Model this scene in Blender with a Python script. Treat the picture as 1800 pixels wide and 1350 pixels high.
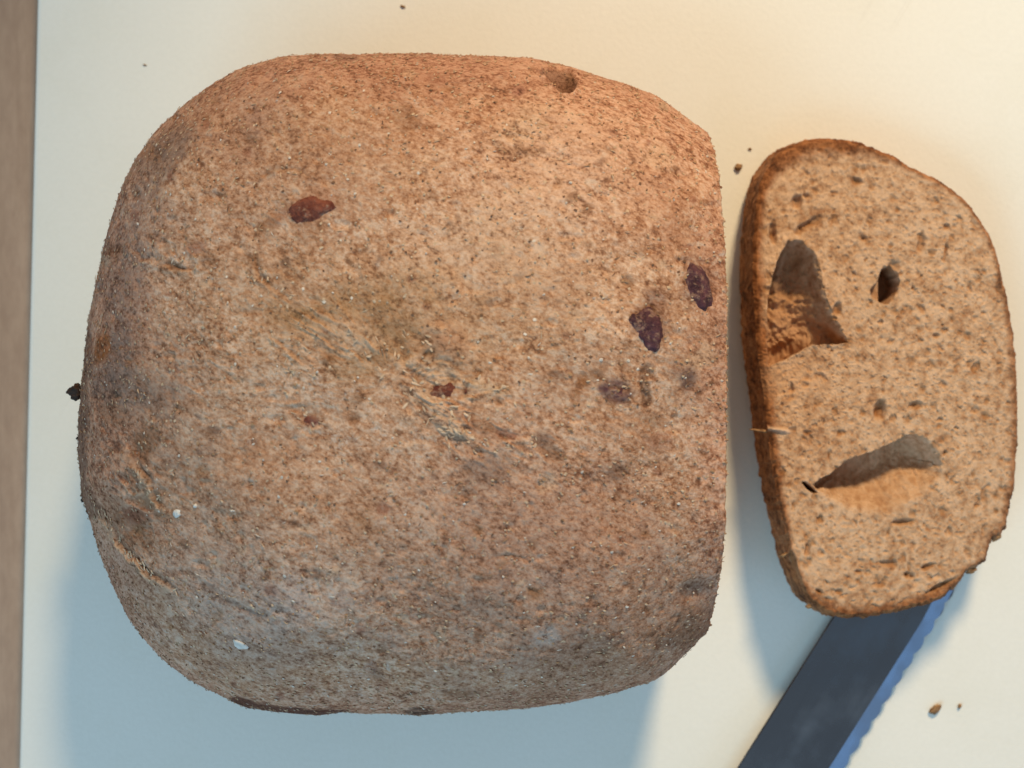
import bpy, bmesh, math, random
import numpy as np
from mathutils import Vector, Matrix

for o in list(bpy.data.objects):
    bpy.data.objects.remove(o, do_unlink=True)
random.seed(7); rng = np.random.default_rng(7)
scene = bpy.context.scene
C = scene.collection
R = math.radians

# ------------------------------------------------------------------ camera
H, FPX = 0.30, 2200.0                     # camera height over the board, focal length in photo pixels
cam_d = bpy.data.cameras.new('camera'); cam = bpy.data.objects.new('camera', cam_d)
C.objects.link(cam); scene.camera = cam
cam.location = (0, 0, H); cam.rotation_euler = (0, 0, 0)
cam_d.sensor_width = 36.0; cam_d.lens = FPX / 1800 * 36
cam_d.clip_start = 0.01; cam_d.clip_end = 50
cam_d.dof.use_dof = True; cam_d.dof.focus_distance = H - 0.055; cam_d.dof.aperture_fstop = 17

# ------------------------------------------------------------------ light
world = bpy.data.worlds.new('World'); scene.world = world; world.use_nodes = True
bg = world.node_tree.nodes['Background']
bg.inputs['Color'].default_value = (0.86, 0.93, 1.0, 1); bg.inputs['Strength'].default_value = 0.25

def area(name, loc, target, size, size_y, power, color, shape='RECTANGLE'):
    d = bpy.data.lights.new(name, 'AREA'); d.shape = shape; d.size = size
    if shape in ('RECTANGLE', 'ELLIPSE'): d.size_y = size_y
    d.energy = power; d.color = color
    o = bpy.data.objects.new(name, d); C.objects.link(o); o.location = loc
    o.rotation_euler = (Vector(target) - Vector(loc)).to_track_quat('-Z', 'Y').to_euler()
    return o

def polar(az, el, dist):
    a, e = R(az), R(el)
    return (dist * math.cos(e) * math.cos(a), dist * math.cos(e) * math.sin(a), dist * math.sin(e))

def spot(name, loc, target, cone, blend, radius, power, color):
    d = bpy.data.lights.new(name, 'SPOT'); d.spot_size = R(cone); d.spot_blend = blend; d.shadow_soft_size = radius
    d.energy = power; d.color = color
    o = bpy.data.objects.new(name, d); C.objects.link(o); o.location = loc
    o.rotation_euler = (Vector(target) - Vector(loc)).to_track_quat('-Z', 'Y').to_euler()
    return o
spot('kitchen_spot_lamp', polar(74, 39, 1.05), (0.085, 0.05, 0.02), 32, 1.0, 0.08, 45, (1.0, 0.75, 0.44))
area('window_daylight', polar(232, 42, 1.7), (0, 0, 0), 1.1, 0.9, 13.5, (0.42, 0.77, 1.0))
area('added_bevel_fill', polar(-33, 34, 2.2), (0, 0, 0), 1.4, 1.1, 4.2, (0.26, 0.56, 1.0))  # added cool lamp, no known window: lets the blade bevel reflect blue

scene.view_settings.view_transform = 'Standard'
scene.view_settings.look = 'None'
scene.view_settings.exposure = 0.0
scene.view_settings.gamma = 1.0
scene.view_settings.use_curve_mapping = False
scene.render.engine = 'CYCLES'

# ------------------------------------------------------------------ helpers
def unproj(px, py, z):
    s = (H - z) / FPX
    return (np.asarray(px, float) - 900) * s, -(np.asarray(py, float) - 675) * s

def proj(x, y, z):
    s = FPX / (H - z)
    return 900 + x * s, 675 - y * s

def _h(ix, iy, iz, seed):
    n = (ix.astype(np.int64) * 73856093) ^ (iy.astype(np.int64) * 19349663) ^ (iz.astype(np.int64) * 83492791) ^ (seed * 2654435761)
    n = (n ^ (n >> 13)) * 1274126177
    n = n & 0x7fffffff
    n = ((n ^ (n >> 16)) * 668265263) & 0x7fffffff
    return (n ^ (n >> 15)) / float(0x7fffffff)

def vnoise(p, freq, seed=0, octs=1, gain=0.5):
    """value noise, roughly -1..1"""
    tot = np.zeros(len(p)); a = 1.0; norm = 0
    for o in range(octs):
        q = p * freq * (2.03 ** o) + 17.3 * (o + 1)
        i = np.floor(q).astype(np.int64); f = q - i
        f = f * f * f * (f * (f * 6 - 15) + 10)
        r = 0
        for dx in (0, 1):
            wx = f[:, 0] if dx else 1 - f[:, 0]
            for dy in (0, 1):
                wy = f[:, 1] if dy else 1 - f[:, 1]
                for dz in (0, 1):
                    wz = f[:, 2] if dz else 1 - f[:, 2]
                    r = r + wx * wy * wz * _h(i[:, 0] + dx, i[:, 1] + dy, i[:, 2] + dz, seed + o * 31)
        tot += a * (r * 2 - 1); norm += a; a *= gain
    return tot / norm

def worley(u, v, cell, seed, rmin, rmax, prob=1.0, stretch=1.0):
    """2-D pores: returns depth 0..1 of elliptic pits, one per cell at most; rmin/rmax in cells"""
    x = u / cell; y = v / cell
    ix = np.floor(x).astype(np.int64); iy = np.floor(y).astype(np.int64)
    zz = np.zeros_like(ix); best = np.zeros(len(u))
    for dx in (-1, 0, 1):
        for dy in (-1, 0, 1):
            cx, cy = ix + dx, iy + dy
            ox = _h(cx, cy, zz, seed); oy = _h(cx, cy, zz, seed + 1)
            rr = rmin + (rmax - rmin) * _h(cx, cy, zz, seed + 2) ** 2
            on = _h(cx, cy, zz, seed + 3) < prob
            an = (0.25 + 0.5 * _h(cx, cy, zz, seed + 4)) * math.pi
            asp = 1 + 0.9 * stretch * _h(cx, cy, zz, seed + 5)
            ddx = x - cx - ox; ddy = y - cy - oy
            a = ddx * np.cos(an) + ddy * np.sin(an); b = -ddx * np.sin(an) + ddy * np.cos(an)
            d = np.sqrt((a / asp) ** 2 + (b * asp ** 0.5) ** 2) / rr
            dep = np.clip(1 - d * d, 0, 1) ** 1.6 * (0.4 + 0.6 * rr / rmax) * on
            best = np.maximum(best, dep)
    return best

def sstep(a, b, x):
    t = np.clip((x - a) / (b - a), 0, 1); return t * t * (3 - 2 * t)

def seg_dist(u, v, pts):
    """distance to a polyline, and parameter along it 0..1 (px)"""
    d = np.full(len(u), 1e9); tt = np.zeros(len(u)); side = np.zeros(len(u)); n = len(pts) - 1
    for k in range(n):
        ax, ay = pts[k]; bx, by = pts[k + 1]
        L2 = (bx - ax) ** 2 + (by - ay) ** 2
        t = np.clip(((u - ax) * (bx - ax) + (v - ay) * (by - ay)) / L2, 0, 1)
        dd = np.hypot(u - ax - t * (bx - ax), v - ay - t * (by - ay))
        m = dd < d
        d = np.where(m, dd, d); tt = np.where(m, (k + t) / n, tt)
        side = np.where(m, np.sign((bx - ax) * (v - ay) - (by - ay) * (u - ax)), side)
    return d, tt, side

def inside(u, v, poly):
    c = np.zeros(len(u), bool); n = len(poly)
    for k in range(n):
        x0, y0 = poly[k]; x1, y1 = poly[(k + 1) % n]
        if y0 == y1: continue
        hit = ((y0 > v) != (y1 > v)) & (u < (x1 - x0) * (v - y0) / (y1 - y0) + x0)
        c ^= hit
    return c

def link_mesh(name, verts, faces, mat, parent=None, smooth=True):
    me = bpy.data.meshes.new(name)
    if isinstance(faces, np.ndarray):
        verts = np.asarray(verts, np.float32)
        me.vertices.add(len(verts)); me.vertices.foreach_set('co', verts.ravel())
        k = faces.shape[1]
        me.loops.add(faces.size); me.loops.foreach_set('vertex_index', faces.ravel().astype(np.int32))
        me.polygons.add(len(faces))
        me.polygons.foreach_set('loop_start', np.arange(0, faces.size, k, dtype=np.int32))
        me.update(calc_edges=True); me.validate()
    else:
        me.from_pydata([tuple(map(float, v)) for v in verts], [], faces); me.update()
    if smooth: me.polygons.foreach_set('use_smooth', np.ones(len(me.polygons), bool))
    if mat: me.materials.append(mat)
    o = bpy.data.objects.new(name, me); C.objects.link(o)
    if parent: o.parent = parent
    return o

def link_bm(name, bm, mat, parent=None, smooth=True):
    me = bpy.data.meshes.new(name); bm.to_mesh(me); bm.free()
    if smooth: me.polygons.foreach_set('use_smooth', np.ones(len(me.polygons), bool))
    me.materials.append(mat)
    o = bpy.data.objects.new(name, me); C.objects.link(o)
    if parent: o.parent = parent
    return o

def put_attr(o, name, arr):
    arr = np.asarray(arr, np.float32)
    if arr.ndim == 1:
        a = o.data.attributes.new(name, 'FLOAT', 'POINT'); a.data.foreach_set('value', arr)
    else:
        a = o.data.attributes.new(name, 'FLOAT_COLOR', 'POINT'); a.data.foreach_set('color', arr.ravel())

def tag(o, label=None, cat=None, group=None, kind=None):
    if label: o['label'] = label
    if cat: o['category'] = cat
    if group: o['group'] = group
    if kind: o['kind'] = kind
    return o

def empty(name, loc):
    o = bpy.data.objects.new(name, None); C.objects.link(o); o.location = loc
    o.empty_display_size = 0.01
    return o

def grid_faces(nr, nc, wrap=True):
    j = np.arange(nr - 1)[:, None]; i = np.arange(nc if wrap else nc - 1)[None, :]
    i2 = (i + 1) % nc
    return np.stack([j * nc + i, j * nc + i2, (j + 1) * nc + i2, (j + 1) * nc + i], -1).reshape(-1, 4)

# ------------------------------------------------------------------ materials
class NT:
    def __init__(s, name):
        s.m = bpy.data.materials.new(name); s.m.use_nodes = True
        s.t = s.m.node_tree; s.b = s.t.nodes['Principled BSDF']
        s.co = s.t.nodes.new('ShaderNodeTexCoord').outputs['Object']
    def n(s, kind, **kw):
        x = s.t.nodes.new(kind)
        for k, v in kw.items(): setattr(x, k, v)
        return x
    def link(s, a, b): s.t.links.new(a, b)
    def val(s, sock, v):
        if hasattr(v, 'is_linked'): s.link(v, sock)
        else: sock.default_value = v
    def stretch(s, sc, rot=(0, 0, 0)):
        x = s.n('ShaderNodeMapping', vector_type='TEXTURE'); s.link(s.co, x.inputs['Vector'])
        x.inputs['Scale'].default_value = sc; x.inputs['Rotation'].default_value = rot
        return x.outputs[0]
    def noise(s, scale, detail=4, rough=0.6, dist=0.0, vec=None):
        x = s.n('ShaderNodeTexNoise'); s.link(vec or s.co, x.inputs['Vector'])
        x.inputs['Scale'].default_value = scale; x.inputs['Detail'].default_value = detail
        x.inputs['Roughness'].default_value = rough; x.inputs['Distortion'].default_value = dist
        return x.outputs['Fac']
    def vor(s, scale, vec=None, feature='F1'):
        x = s.n('ShaderNodeTexVoronoi', feature=feature); s.link(vec or s.co, x.inputs['Vector'])
        x.inputs['Scale'].default_value = scale
        return x.outputs['Distance']
    def ramp(s, fac, stops, interp='LINEAR'):
        x = s.n('ShaderNodeValToRGB'); s.link(fac, x.inputs['Fac']); r = x.color_ramp; r.interpolation = interp
        while len(r.elements) < len(stops): r.elements.new(0.5)
        for e, (p, c) in zip(r.elements, stops):
            e.position = p; e.color = (*c, 1) if len(c) == 3 else c
        return x.outputs['Color']
    def rng(s, fac, a, b, c=0.0, d=1.0):
        x = s.n('ShaderNodeMapRange'); s.link(fac, x.inputs[0])
        for k, v in zip((1, 2, 3, 4), (a, b, c, d)): x.inputs[k].default_value = v
        return x.outputs[0]
    def mix(s, fac, a, b, blend='MIX'):
        x = s.n('ShaderNodeMix', data_type='RGBA', blend_type=blend)
        s.val(x.inputs['Factor'], fac)
        for sock, v in ((x.inputs[6], a), (x.inputs[7], b)):
            if isinstance(v, tuple): sock.default_value = (*v, 1) if len(v) == 3 else v
            else: s.link(v, sock)
        return x.outputs[2]
    def math(s, op, a, b=0.0):
        x = s.n('ShaderNodeMath', operation=op); s.val(x.inputs[0], a); s.val(x.inputs[1], b); return x.outputs[0]
    def attr(s, name):
        x = s.n('ShaderNodeAttribute', attribute_name=name); return x.outputs
    def bump(s, h, strength, dist, prev=None):
        x = s.n('ShaderNodeBump'); s.link(h, x.inputs['Height'])
        x.inputs['Strength'].default_value = strength; x.inputs['Distance'].default_value = dist
        if prev: s.link(prev, x.inputs['Normal'])
        return x.outputs[0]
    def out(s, color=None, rough=None, normal=None, **kw):
        b = s.b
        if color is not None: s.val(b.inputs['Base Color'], color if not isinstance(color, tuple) else (*color, 1))
        if rough is not None: s.val(b.inputs['Roughness'], rough)
        if normal is not None: s.link(normal, b.inputs['Normal'])
        for k, v in kw.items(): b.inputs[k.replace('_', ' ')].default_value = v
        return s.m

def mat_crust():
    s = NT('floury_crust')
    grain0 = s.stretch((1.3, 1.0, 1.15), (0, 0, R(-26)))
    wv = s.n('ShaderNodeTexNoise'); s.link(s.co, wv.inputs['Vector']); wv.inputs['Scale'].default_value = 120; wv.inputs['Detail'].default_value = 2
    wa = s.n('ShaderNodeVectorMath', operation='MULTIPLY_ADD'); s.link(wv.outputs['Color'], wa.inputs[0]); wa.inputs[1].default_value = (0.0012, 0.0012, 0.0012); s.link(grain0, wa.inputs[2])
    grain = wa.outputs[0]
    big = s.noise(38, 3, 0.55)
    mid = s.noise(520, 5, 0.6, 0.0, grain)
    fine = s.noise(1500, 3, 0.7, 0.0, grain)
    grit = s.noise(1700, 4, 0.7)
    pale, ochre, brown, dark = (0.75, 0.495, 0.33), (0.60, 0.35, 0.20), (0.43, 0.215, 0.11), (0.23, 0.10, 0.05)
    patch = s.noise(85, 4, 0.6, 0.3)
    mm = s.math('ADD', s.math('MULTIPLY', mid, 0.45), s.math('MULTIPLY', fine, 0.55))
    mm = s.math('ADD', mm, s.rng(patch, 0.3, 0.7, -0.038, 0.038))
    base = s.ramp(mm, [(0.345, dark), (0.41, brown), (0.465, ochre), (0.535, pale), (0.585, (0.88, 0.68, 0.50))])  # palest stop paints in crisp highlight specks
    base = s.mix(s.rng(big, 0.42, 0.62, 0.0, 0.33), base, (0.43, 0.24, 0.14))
    # reddish tin-browned skin: attribute 'toast'
    toast = s.attr('toast')[2]
    red = s.ramp(mm, [(0.385, (0.19, 0.068, 0.042)), (0.465, (0.45, 0.205, 0.125)), (0.55, (0.74, 0.42, 0.285))])
    base = s.mix(s.math('MULTIPLY', toast, 0.85), base, red)
    # dusting of flour, strengthened to paint in highlight specks
    fl = s.rng(s.noise(420, 7, 0.75, 0.6, grain), 0.56, 0.66)
    fl = s.math('MULTIPLY', fl, s.rng(s.noise(60, 3, 0.6), 0.40, 0.60, 0.12, 0.8))
    fl = s.math('MULTIPLY', fl, s.math('ADD', s.attr('flour')[2], 0.32))
    base = s.mix(fl, base, (0.78, 0.68, 0.57))
    # dark grain specks (bran)
    sp = s.rng(s.math('ADD', s.vor(360, grain), s.math('MULTIPLY', fine, 0.22)), 0.22, 0.38, 1.0, 0.0)
    sp = s.math('MULTIPLY', sp, s.rng(s.noise(90, 3), 0.45, 0.60))
    base = s.mix(s.math('MULTIPLY', sp, 0.72), base, (0.20, 0.088, 0.042))
    tint = s.attr('tint')
    tmod = s.ramp(mm, [(0.37, (0.30, 0.27, 0.25)), (0.43, (0.62, 0.59, 0.57)), (0.49, (0.96, 0.95, 0.94)), (0.56, (1.0, 1.0, 1.0))])
    tmod = s.mix(1.0, tmod, (1.06, 1.06, 1.06), 'MULTIPLY')
    base = s.mix(tint[3], base, s.mix(1.0, tint[0], tmod, 'MULTIPLY'))
    base = s.mix(s.rng(grit, 0.35, 0.65, 0.0, 0.22), base, (0.12, 0.07, 0.04), 'MULTIPLY')
    base = s.mix(1.0, base, (0.89, 0.83, 0.825), "MULTIPLY")
    # cut crumb face
    cf = s.mix(s.rng(fine, 0.35, 0.6), (0.30, 0.17, 0.085), (0.56, 0.38, 0.235))
    base = s.mix(s.attr('cut')[2], base, cf)
    n1 = s.bump(mm, 0.38, 0.0010)
    n2 = s.bump(grit, 0.5, 0.0004, n1)
    return s.out(base, 0.82, n2, Specular_IOR_Level=0.28)

def mat_crumb():
    s = NT('bread_crumb')
    fine = s.noise(520, 6, 0.68); mid = s.noise(130, 4, 0.6); grit = s.noise(1500, 4, 0.7)
    mm = s.math('ADD', s.math('MULTIPLY', mid, 0.35), s.math('MULTIPLY', fine, 0.65))
    base = s.ramp(mm, [(0.36, (0.34, 0.17, 0.085)), (0.46, (0.51, 0.305, 0.175)), (0.57, (0.65, 0.43, 0.275))])
    sp = s.rng(s.vor(420), 0.06, 0.2, 1.0, 0.0)
    sp = s.math('MULTIPLY', sp, s.rng(s.noise(140, 2), 0.50, 0.56))
    base = s.mix(s.math('MULTIPLY', sp, 0.6), base, (0.20, 0.10, 0.045))
    crust = s.ramp(mm, [(0.36, (0.06, 0.02, 0.008)), (0.46, (0.19, 0.066, 0.022)), (0.58, (0.38, 0.155, 0.058))])
    base = s.mix(s.attr('toast')[2], base, crust)
    tint = s.attr('tint')
    base = s.mix(tint[3], base, tint[0])
    n1 = s.bump(fine, 0.5, 0.0009)
    n2 = s.bump(grit, 0.4, 0.0004, n1)
    return s.out(base, 0.85, n2, Specular_IOR_Level=0.22)

def mat_simple(name, ca, cb, scale, rough=0.5, bumpd=0.0003, spec=0.4, stretch=(1, 1, 1), **kw):
    s = NT(name)
    nz = s.noise(scale, 5, 0.65, 0.2, s.stretch(stretch))
    return s.out(s.ramp(nz, [(0.36, ca), (0.64, cb)]), rough, s.bump(nz, 0.5, bumpd), Specular_IOR_Level=spec, **kw)

def mat_berry(name, ca, cb):
    s = NT(name)
    nz = s.noise(420, 5, 0.65, 0.5); wr = s.noise(900, 4, 0.7, 1.2)
    col = s.ramp(nz, [(0.36, ca), (0.64, cb)])
    du = s.rng(s.noise(700, 5, 0.75, 0.4), 0.53, 0.63, 0.0, 0.65)
    col = s.mix(du, col, (0.40, 0.24, 0.16))
    return s.out(col, 0.55, s.bump(wr, 0.8, 0.0008), Specular_IOR_Level=0.3)

def mat_flakes():
    s = NT('crust_flakes_skin'); t = s.attr('tint')
    nz = s.noise(1500, 3)
    return s.out(s.mix(s.rng(nz, 0.3, 0.7, 0.0, 0.35), t[0], (0.3, 0.18, 0.1)), 0.75, Specular_IOR_Level=0.3)

def mat_board():
    s = NT('cutting_board_plastic')
    a = s.noise(9, 4, 0.55); b = s.noise(900, 3, 0.6); wear = s.noise(45, 5, 0.6)
    col = s.ramp(a, [(0.35, (0.835, 0.825, 0.765)), (0.65, (0.865, 0.855, 0.80))])
    col = s.mix(s.rng(wear, 0.5, 0.75, 0.0, 0.35), col, (0.79, 0.77, 0.68))
    col = s.mix(s.rng(b, 0.35, 0.65, 0.06, 0.0), col, (0.5, 0.48, 0.42))
    # faint knife scratches
    sc1 = s.noise(60, 2, 0.5, 0, s.stretch((4, 0.04, 1), (0, 0, R(62))))
    sc2 = s.noise(60, 2, 0.5, 0, s.stretch((5, 0.035, 1), (0, 0, R(-8))))
    sc = s.math('MAXIMUM', s.rng(sc1, 0.69, 0.73), s.rng(sc2, 0.70, 0.74))
    sc = s.math('MULTIPLY', sc, s.rng(s.noise(14, 2), 0.5, 0.62))
    col = s.mix(s.math('MULTIPLY', sc, 0.10), col, (0.55, 0.5, 0.42))
    n1 = s.bump(b, 0.2, 0.0003)
    n2 = s.bump(sc, 0.25, -0.0002, n1)
    return s.out(col, 0.48, n2, Specular_IOR_Level=0.25)

def mat_table():
    s = NT('wood_table_top')
    g = s.noise(16, 6, 0.6, 0.8, s.stretch((0.11, 1.2, 1), (0, 0, R(2))))
    sp = s.noise(260, 4, 0.6, 0, s.stretch((0.6, 1.6, 1)))
    col = s.ramp(g, [(0.30, (0.37, 0.245, 0.175)), (0.52, (0.44, 0.30, 0.215)), (0.72, (0.49, 0.34, 0.25))])
    col = s.mix(s.rng(sp, 0.36, 0.62, 0.32, 0.0), col, (0.29, 0.18, 0.125))
    return s.out(col, 0.5, s.bump(sp, 0.2, 0.0003), Specular_IOR_Level=0.3)

def mat_steel(name, rough, tint):
    s = NT(name)
    br = s.noise(320, 3, 0.6, 0, s.stretch((1, 30, 1), (0, 0, R(-32))))
    sm = s.noise(70, 4, 0.6)
    r = s.math('ADD', s.rng(br, 0.3, 0.7, rough - 0.05, rough + 0.05), s.rng(sm, 0.42, 0.62, 0.0, 0.16))
    return s.out(tint, r, s.bump(br, 0.05, 0.0001), Metallic=1.0)

M_CRUST, M_CRUMB, M_FLAKE, M_BOARD, M_TABLE = mat_crust(), mat_crumb(), mat_flakes(), mat_board(), mat_table()
M_STEEL = mat_steel('brushed_steel', 0.24, (0.20, 0.235, 0.28)); M_EDGE = mat_steel('ground_steel', 0.24, (0.27, 0.32, 0.39))
M_HANDLE = mat_simple('black_handle_plastic', (0.012, 0.012, 0.013), (0.02, 0.02, 0.022), 400, 0.4)
M_REDBERRY = mat_berry('red_dried_berry', (0.12, 0.026, 0.015), (0.27, 0.08, 0.045))
M_PURPLEBERRY = mat_berry('purple_dried_berry', (0.045, 0.012, 0.018), (0.14, 0.05, 0.06))
M_BURNT = mat_simple('burnt_crust', (0.018, 0.010, 0.007), (0.07, 0.03, 0.015), 900, 0.7, 0.0008)
M_FLOUR = mat_simple('caked_flour', (0.60, 0.57, 0.53), (0.78, 0.76, 0.72), 800, 0.9, 0.0006)
M_CRUMBBIT = mat_simple('loose_crumb', (0.16, 0.075, 0.03), (0.42, 0.25, 0.12), 900, 0.8, 0.0006)

# ------------------------------------------------------------------ table and board
bm = bmesh.new()
bmesh.ops.create_grid(bm, x_segments=2, y_segments=2, size=0.6)
table = link_bm('table_top', bm, M_TABLE, smooth=False); table.location = (0, 0, -0.009)
tag(table, 'brown wooden table top beside the white board', 'table', kind='structure')

bm = bmesh.new()
bmesh.ops.create_cube(bm, size=1.0)
bmesh.ops.scale(bm, vec=(0.40, 0.32, 0.009), verts=bm.verts)
bmesh.ops.bevel(bm, geom=[e for e in bm.edges if abs(e.verts[0].co.z - e.verts[1].co.z) > 0.005], offset=0.012, segments=8, affect='EDGES', profile=0.5)
bmesh.ops.bevel(bm, geom=[e for e in bm.edges if abs(e.verts[0].co.z - e.verts[1].co.z) < 1e-6 and len(e.link_faces) == 2 and abs(e.link_faces[0].normal.z - e.link_faces[1].normal.z) > 0.5],
                offset=0.0012, segments=3, affect='EDGES', profile=0.5)
board = link_bm('cutting_board', bm, M_BOARD, smooth=False)
ex, ey = unproj(46, 675, 0)
ang = math.atan2(32, 1350)
board.rotation_euler = (0, 0, -ang)
board.location = (float(ex) + 0.20 * math.cos(ang), float(ey) - 0.20 * math.sin(ang) - 0.012, -0.0045)
tag(board, 'cream white plastic cutting board under the bread', 'cutting board')

# ------------------------------------------------------------------ loaf
LOAF = [(590,92),(500,97),(430,118),(370,150),(320,185),(280,222),(250,258),(225,300),(205,345),(190,395),(177,450),(165,510),(155,560),
 (148,620),(141,680),(136,740),(135,800),(139,860),(150,895),(163,940),(180,990),(200,1045),(225,1090),(265,1140),(300,1172),(350,1208),(410,1234),
 (440,1247),(500,1257),(570,1261),(610,1256),(740,1254),(900,1250),(1000,1240),(1090,1220),(1150,1200),(1203,1152),(1240,1108),(1305,1030),(1360,940),
 (1392,820),(1402,680),(1395,540),(1365,400),(1315,300),(1248,236),(1200,201),(1150,165),(1100,142),(1020,121),(930,97),(800,95),(700,94)]
LC = (715.0, 672.0)
ZW, ZT = 0.036, 0.079
X_CUT = 374.0 / FPX * (H - 0.0632)

def radius_fn(poly, c, n):
    """outline radius in pixels by angle around c"""
    pts = np.array(poly, float); pts = np.vstack([pts, pts[:1]])
    d = []
    for k in range(len(pts) - 1):
        t = np.linspace(0, 1, 40, endpoint=False)[:, None]; d.append(pts[k] * (1 - t) + pts[k + 1] * t)
    d = np.vstack(d); a = np.arctan2(-(d[:, 1] - c[1]), d[:, 0] - c[0]); r = np.hypot(d[:, 0] - c[0], d[:, 1] - c[1])
    o = np.argsort(a); a, r = a[o], r[o]
    th = np.linspace(-math.pi, math.pi, n, endpoint=False)
    rr = np.interp(th, np.concatenate([a - 2 * math.pi, a, a + 2 * math.pi]), np.concatenate([r, r, r]))
    return th, rr

def smooth_wrap(a, sig):
    n = len(a); k = np.fft.fftfreq(n) * n
    return np.real(np.fft.ifft(np.fft.fft(a) * np.exp(-0.5 * (k * sig * 2 * math.pi / n) ** 2)))

NC = 1300
th, tgt = radius_fn(LOAF, LC, NC)
tgt = smooth_wrap(tgt, 4)
# profile: tin wall then dome
wr = np.array([0.900, 0.935, 0.962, 0.976, 0.986, 0.994, 0.999]); wz = np.array([0.0, 0.0012, 0.005, 0.012, 0.019, 0.026, 0.032])
tt_ = np.linspace(0, 1, 40); wall_r = np.interp(tt_, np.linspace(0, 1, 7), wr); wall_z = np.interp(tt_, np.linspace(0, 1, 7), wz)
ph = np.linspace(0, math.pi / 2, 330)
dome_r = np.cos(ph) ** (2 / 2.5); dome_z = ZW + (ZT - ZW) * np.sin(ph) ** (2 / 1.95)
dome_r[-1] = 0.0008
PR = np.concatenate([wall_r, dome_r]); PZ = np.concatenate([wall_z, dome_z])
NR = len(PR)
lcx, lcy = [float(v) for v in unproj(LC[0], LC[1], 0.045)]

def loaf_pts(rad, pr, pz, th):
    mean = rad.mean()
    w = np.clip(pr, 0, 1)[:, None] ** 0.8
    rr = pr[:, None] * (rad[None, :] * w + mean * (1 - w))
    return lcx + rr * np.cos(th)[None, :], lcy + rr * np.sin(th)[None, :], np.repeat(pz[:, None], len(th), 1)

rad = tgt * (H - 0.045) / FPX
sub = slice(None, None, 5)
for it in range(14):
    X, Y, Z = loaf_pts(rad[sub], PR[::3], PZ[::3], th[sub])
    u, v = proj(X, Y, Z)
    a = np.arctan2(-(v - LC[1]), u - LC[0]); r = np.hypot(u - LC[0], v - LC[1])
    b = np.clip(((a + math.pi) / (2 * math.pi) * 130).astype(int), 0, 129)
    mx = np.zeros(130); np.maximum.at(mx, b.ravel(), r.ravel())
    cb = (np.arange(130) + 0.5) / 130 * 2 * math.pi - math.pi
    m = np.interp(th, np.concatenate([cb - 2 * math.pi, cb, cb + 2 * math.pi]), np.concatenate([mx, mx, mx]))
    rad = rad * (1 + 0.7 * smooth_wrap(tgt / m - 1, 8))

X, Y, Z = loaf_pts(rad, PR, PZ, th)
def normals(X, Y, Z):
    P = np.stack([X, Y, Z], -1)
    du = np.roll(P, -1, 1) - np.roll(P, 1, 1)
    dv = np.gradient(P, axis=0)
    n = np.cross(du, dv); n /= np.linalg.norm(n, axis=-1, keepdims=True) + 1e-12
    return n
N = normals(X, Y, Z).reshape(-1, 3)
P = np.stack([X, Y, Z], -1).reshape(-1, 3)
U, V = proj(P[:, 0], P[:, 1], P[:, 2])
nz_ = N[:, 2]
# --- relief (metres along the normal)
damp = sstep(0.0, 0.01, P[:, 2])
wob = vnoise(P, 240, 91, 2)
D = 0.0019 * vnoise(P, 38, 1, 2) * sstep(0.25, 0.9, nz_)
D += 0.00030 * vnoise(P, 120, 2, 2)
_c, _s = math.cos(R(-28)), math.sin(R(-28))
PG = np.stack([(P[:, 0] * _c + P[:, 1] * _s) * 0.7, -P[:, 0] * _s + P[:, 1] * _c, P[:, 2]], 1)
f1 = vnoise(PG, 480, 3, 3, 0.65)
f2 = vnoise(PG, 1250, 4, 2, 0.7)
D += (0.00008 * f1 + 0.00010 * f2) * (0.5 + 0.5 * damp)
rid = 1 - np.abs(vnoise(PG, 330, 5, 2)) * 3.2
D += 0.00004 * np.clip(rid, 0, 1)
pit = np.clip(vnoise(P, 520, 8, 1) - 0.52, 0, 1)
D -= 0.0008 * pit
tint = np.zeros((len(P), 4)); tint[:, :3] = 0.3
def paint(mask, col):
    """alpha-over onto the colour attribute"""
    global tint
    mask = np.clip(mask, 0, 1)
    a = mask + tint[:, 3] * (1 - mask)
    for k in range(3):
        tint[:, k] = np.where(a > 1e-5, (col[k] * mask + tint[:, k] * tint[:, 3] * (1 - mask)) / np.maximum(a, 1e-5), tint[:, k])
    tint[:, 3] = a
def ell(cx, cy, rx, ry, ang=0, rag=0.35):
    c, s = math.cos(R(ang)), math.sin(R(ang)); a = (U - cx) * c + (V - cy) * s; b = -(U - cx) * s + (V - cy) * c
    return np.hypot(a / rx, b / ry) + rag * wob + 0.5 * rag * f2
up = sstep(0.05, 0.2, nz_)
GREY, PURP, OCHRE, BRN, REDB, PALE, ORNG, DKB = (0.19,0.145,0.125), (0.09,0.035,0.05), (0.40,0.225,0.085), (0.20,0.09,0.035), (0.30,0.11,0.06), (0.72,0.53,0.36), (0.55,0.30,0.17), (0.06,0.025,0.015)
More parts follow.
